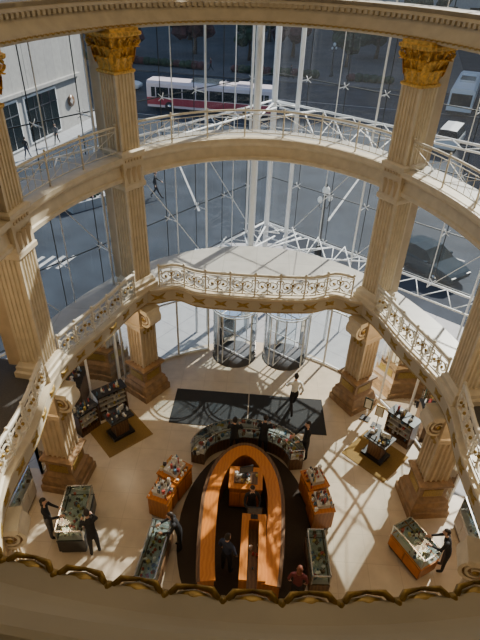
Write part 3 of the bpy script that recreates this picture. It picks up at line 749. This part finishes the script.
mb.bar((-14,56,-.143),(22,49,-.143),.12,.01,PAINTW); mb.bar((-14,68,-.143),(24,61,-.143),.12,.01,PAINTW)
mb.bar((-7.5,30,-.143),(-12.5,46,-.143),.14,.01,PAINTW); mb.bar((-4,32,-.143),(-8.5,47,-.143),.14,.01,PAINTW)
mb.bar((4.5,31.5,-.143),(10,46,-.143),.14,.01,PAINTW); mb.bar((8,29.5,-.143),(14,44,-.143),.14,.01,PAINTW)
mb.obj('road_markings')
mb=MB(); f0=Vector((-21.8,32)); f1=Vector((-17.3,52.7)); 
mb.prism([(-45,32),tuple(f0),tuple(f1),(-41,58)],0,13,STONE)
D=(f1-f0).normalized(); Nn=Vector((D.y,-D.x)); ang=math.atan2(D.y,D.x)
def fb(s,z,w,h,d,m,o=0): 
    p=f0+D*s+Nn*o; mb.box((p.x,p.y,z),(w,d,h),m,rz=ang)
for s in (2.5,8.0,13.5):
    fb(s,2.1,4.7,3.7,.16,STEEL,.02); fb(s,2.1,4.4,3.4,.2,WGL,.03)
    for q in (-1.1,0,1.1): fb(s+q,2.1,.08,3.4,.24,CHR,.04)
    fb(s,2.9,4.4,.08,.24,CHR,.04)
fb(10,4.3,20,.25,.4,STONE,.1); fb(10,8.6,20,.2,.3,STONE,.05)
p=f0+D*18.0+Nn*.12
T=Matrix.Translation((p.x,p.y,2.3))@Matrix.Rotation(ang,4,'Z')@Matrix.Rotation(pi/2,4,'X'); mb.lathe([(.5,-.05),(.5,.05)],BRN,24,T); mb.lathe([(.28,-.07),(.28,.07)],STONE,4,T,False)
mb.obj('stone_store_building')
mb=MB(); mb.prism([(36,26),(60,20),(90,60),(80,130),(56,130),(46,90)],0,36,STONE)  # block mostly out of view, added and sized to shade the right-hand street
for k in range(8):
    a=Vector((36,26)).lerp(Vector((46,90)),(k+.5)/8)
    for z in (2.2,7,12,17,22,27,32): mb.box((a.x-.1,a.y,z),(.3,5.5,3.2),WGL,rz=-.155)
mb.obj('added_shade_block_right')
mb=MB(); mb.prism([(-70,165),(100,146),(104,176),(-66,200)],0,78,STONE)  # out-of-view tower, added and heightened to shade the park and upper street
for k in range(26):
    a=Vector((-70,165)).lerp(Vector((100,146)),(k+.5)/26)
    for z in range(3,76,5): mb.box((a.x,a.y-.1,z),(3.6,.3,2.8),WGL,rz=-.111)
mb.obj('added_shade_block_far')
def bus(x,y,rz,L_=12,body=None,stripe=None,name='city_bus'):
    mb=MB(); w,h=2.55,2.9
    r=.25
    pl=[(-w/2,.35),(-w/2,h-r),(-w/2+r,h),(w/2-r,h),(w/2,h-r),(w/2,.35)]
    vs=[(-L_/2,a,b) for a,b in pl]+[(L_/2,a,b) for a,b in pl]; nn=len(pl)
    mb.add(vs,[tuple(range(nn)),tuple(range(nn,2*nn))]+[(i,(i+1)%nn,nn+(i+1)%nn,nn+i) for i in range(nn)],body)
    for sy in (-1,1):
        mb.box((0,sy*(w/2+.01),1.85),(L_-1,.04,.95),WGL); mb.box((0,sy*(w/2+.015),.95),(L_,.04,.7),stripe)
        for k in range(9): mb.box((-L_/2+1+k*(L_-2)/8,sy*(w/2+.03),1.85),(.08,.04,.95),body)
    for sx in (-1,1): mb.box((sx*(L_/2+.01),0,1.8),(.04,w-.4,1.2),WGL); mb.box((sx*(L_/2+.03),0,.5),(.1,w,.25),BLK)
    mb.box((-.5,0,h+.12),(3,1.6,.25),CHR); mb.box((3.5,0,h+.1),(1.4,1.4,.2),body)
    for sx in (-.32,.3):
        for sy in (-1,1):
            T=Matrix.Translation((sx*L_,sy*(w/2-.1),.48))@Matrix.Rotation(pi/2,4,'X'); mb.lathe([(.3,-.16),(.48,-.15),(.48,.15),(.3,.16)],RUB,18,T); mb.lathe([(.22,-.18),(.22,.18)],CHR,12,T)
    mb.obj(name,M=place(x,y,-.15,rz))
BUSW=mat('bus_white',(.78,.66,.70),.35,n=.05,ns=1); BUSR=mat('bus_red',(.42,.04,.07),.35,n=.1,ns=1); BUSG=mat('bus_grey',(.72,.74,.77),.35,n=.05,ns=1)
bus(-5.7,58.0,-.14,13.5,BUSW,BUSR); bus(23.2,66,1.2,12,BUSG,BUSW)
def car(x,y,rz,paint,name='car',van=False,sc=1):
    mb=MB()
    if van: st=[(-2.4,.4,1.1,1.15,.90),(-2.35,.3,1.2,1.95,.95),(-1,.25,1.2,2.0,.97),(1.0,.25,1.2,1.98,.97),(1.5,.25,1.15,1.6,.95),(2.0,.28,1.1,1.12,.92),(2.4,.35,.85,.87,.85)]
    else: st=[(-2.3,.45,.85,.86,.78),(-2.15,.28,.95,.97,.86),(-1.6,.22,.98,1.02,.90),(-1.0,.2,.98,1.36,.91),(-.3,.2,.97,1.45,.92),(.4,.2,.95,1.40,.92),(1.1,.2,.92,.96,.91),(1.8,.22,.84,.86,.88),(2.2,.3,.70,.72,.80),(2.32,.42,.6,.62,.72)]
    vs=[];fs=[];fg=[]
    for xx,zb,zs,zr,hw in st:
        rw=hw*.74 if zr-zs>.1 else hw*.9
        vs+=[(xx,-hw*.9,zb),(xx,-hw,zb+.2),(xx,-hw,zs-.1),(xx,-hw*.95,zs),(xx,-rw,zr-.02),(xx,0,zr+.02),(xx,rw,zr-.02),(xx,hw*.95,zs),(xx,hw,zs-.1),(xx,hw,zb+.2),(xx,hw*.9,zb)]
    n=11
    for i in range(len(st)-1):
        for k in range(n):
            f=(i*n+k,i*n+(k+1)%n,(i+1)*n+(k+1)%n,(i+1)*n+k)
            gla=(k in(3,6) and (st[i][3]-st[i][2]>.1 or st[i+1][3]-st[i+1][2]>.1)) or (k in (4,5) and (st[i][3]-st[i][2]>.1)!=(st[i+1][3]-st[i+1][2]>.1))
            (fg if gla else fs).append(f)
    fs+=[tuple(range(n)),tuple((len(st)-1)*n+k for k in range(n))]
    mb.add(vs,fs,paint,smooth=False); mb.add(vs,fg,WGL)
    for sx in (-1.42,1.4):
        for sy in (-1,1):
            T=Matrix.Translation((sx,sy*.82,.33))@Matrix.Rotation(pi/2,4,'X'); mb.lathe([(.2,-.12),(.33,-.11),(.33,.11),(.2,.12)],RUB,18,T); mb.lathe([(.19,-.13),(.17,.13)],CHR,10,T)
    for sy in (-1,1): mb.box((2.24,sy*.58,.6),(.14,.3,.12),ITEMS[0]); mb.box((-2.24,sy*.6,.78),(.12,.28,.14),REDC); mb.box((.75,sy*1.0,.98),(.16,.18,.12),paint)
    mb.obj(name,M=place(x,y,-.15,rz)@Matrix.Scale(sc,4))
CARD=mat('dark_blue_paint',(.010,.024,.040),.75,.0,n=.1,ns=1,spec=.03); CARS=mat('silver_paint',(.66,.68,.70),.3,.1,n=.05,ns=1)
car(9.3,25.9,math.atan2(-.8,.6),CARD,sc=1.05); car(17.2,49.5,1.1,CARS,'van',True); car(-17.5,67,-.1,BUSG)
def lamp(x,y,z=0):
    mb=MB(); mb.lathe([(.3,0),(.3,.15),(.22,.25),(.2,.6),(.13,.75),(.1,.9),(.08,2.6),(.06,3.6),(.12,3.65),(.05,3.75)],BLK,12)
    for sx in (-1,1):
        mb.tube([(0,0,3.1),(sx*.2,0,3.0),(sx*.3,0,3.2),(sx*.3,0,3.4)],.03,BLK,6); mb.ball((sx*.3,0,3.55),(.13,.13,.17),WSH,12)
    mb.ball((0,0,4.0),(.2,.2,.26),WSH,12); mb.lathe([(.1,4.2),(.03,4.4)],BLK,8)
    mb.obj('street_lamp',M=place(x,y,z,.4))
lamp(3.4,26.0); lamp(9,80); lamp(26,46)
def tree(x,y,s,lf=LEAF):
    mb=MB(); mb.tube([(0,0,0),(.1,0,1.5),(0,.1,3)],[.22*s,.16*s,.1*s],BARK,8)
    for k in range(5): 
        a=k*1.25; mb.tube([(0,0,2.3),(1.1*s*cos(a),1.1*s*sin(a),3.5*s)],[.08,.03],BARK,5)
    for k in range(13):
        a=random.uniform(0,6.3); r=random.uniform(0,1.8)*s; c=(r*cos(a),r*sin(a),2.8+random.uniform(0,2.3)*s)
        rr=random.uniform(.7,1.15)*s
        vs=[];n=8;m=5
        for i in range(m+1):
            for j in range(n):
                ph=pi*i/m; th=2*pi*j/n; q=rr*random.uniform(.75,1.15); vs.append((c[0]+q*max(.02,sin(ph))*cos(th),c[1]+q*max(.02,sin(ph))*sin(th),c[2]-q*cos(ph)*.8))
        mb.add(vs,[(i*n+j,i*n+(j+1)%n,(i+1)*n+(j+1)%n,(i+1)*n+j) for i in range(m) for j in range(n)],lf)
    mb.obj('park_tree',M=place(x,y,0))
for x,y,s,l in ((-22,92,1.4,LEAF),(-12,94,1.6,LEAFR),(-3,90,1.3,LEAF),(4,95,1.6,LEAFR),(12,88,1.3,LEAF),(18,97,1.7,LEAF),(-30,100,1.8,LEAF),(26,100,1.5,LEAF),(-15,110,2,LEAF),(0,112,2,LEAF),(14,114,2,LEAFR),(30,118,2,LEAF),(-20,82,1,LEAFR),(20,78,1.0,LEAF)): tree(x,y,s,l)
def hedge(a,b):
    mb=MB(); a=Vector(a);b=Vector(b); n=int((b-a).length/.9)
    for k in range(n):
        c=a.lerp(b,(k+.5)/n); mb.ball((c.x,c.y,.45),(.75,.8,.55+random.uniform(-.08,.1)),random.choice([LEAF,LEAF,LEAFR]),8)
    mb.obj('hedge')
for a,b in (((-30,86),(-9,81)),((-5,80.2),(7,78.2)),((11,77.6),(17,76.6))): hedge(a,b)
PINK=mat('flower_pink',(.6,.12,.2),.7,n=.4,ns=20)
mb=MB()
for k in range(60): mb.ball((random.uniform(-1.2,1.2),random.uniform(-.5,.5),random.uniform(.55,.85)),random.uniform(.08,.16),random.choice([PINK,LEAF,LEAF,WSH]),6)
mb.box((0,0,.3),(2.8,1.3,.6),CONC); mb.obj('flower_planter',M=place(-11.5,32,-.15,.8))
# ---------------------------------------------------------------- lights & sky
w=bpy.data.worlds.new('World'); bpy.context.scene.world=w; w.use_nodes=True; nt=w.node_tree
bg=nt.nodes['Background']; sk=nt.nodes.new('ShaderNodeTexSky'); sk.sky_type='NISHITA'; sk.sun_disc=False; sk.sun_elevation=R(36); sk.sun_rotation=R(33)
nt.links.new(sk.outputs[0],bg.inputs[0]); bg.inputs[1].default_value=.19
sd=bpy.data.lights.new('sun','SUN'); sd.energy=10; sd.angle=R(.6); sd.color=(1,.93,.82); so=bpy.data.objects.new('sun',sd); bpy.context.scene.collection.objects.link(so)
d=-Vector((.45,.68,.56)); so.rotation_euler=d.to_track_quat('-Z','Y').to_euler()
def pt(x,y,z,e,c=(1,.76,.48),r=.25):
    l=bpy.data.lights.new('added_interior_fill','POINT'); l.energy=e; l.color=c; l.shadow_soft_size=r; o=bpy.data.objects.new('added_interior_fill',l); o.location=(x,y,z); bpy.context.scene.collection.objects.link(o)  # bare point light added to brighten and warm the interior, no fixture
for x,y in ((-6,10),(6,10),(-6,6.5),(6,6.5),(-4.8,13.2),(4.8,13.2),(-6,2),(6,2)): pt(x,y,3.9,55)
for x,y in ((-6.6,7),(6.6,7),(0,-1.5)): pt(x,y,8.0,80)
pt(0,9,17.0,300,(1,.83,.58),.6); pt(0,1.2,8.0,120)  # added fill without fixtures; the high one stands in for dome skylight
# ---------------------------------------------------------------- camera
cd=bpy.data.cameras.new('camera'); cam=bpy.data.objects.new('camera',cd); bpy.context.scene.collection.objects.link(cam)
cd.sensor_fit='VERTICAL'; cd.sensor_height=36; cd.lens=517/640*36; cd.clip_start=.05; cd.clip_end=600
cam.matrix_world=Matrix.Translation((0,0,14))@Matrix.Rotation(R(1.8),4,'Z')@Matrix.Rotation(R(54.5),4,'X')@Matrix.Rotation(R(2.2),4,'Z')
bpy.context.scene.camera=cam
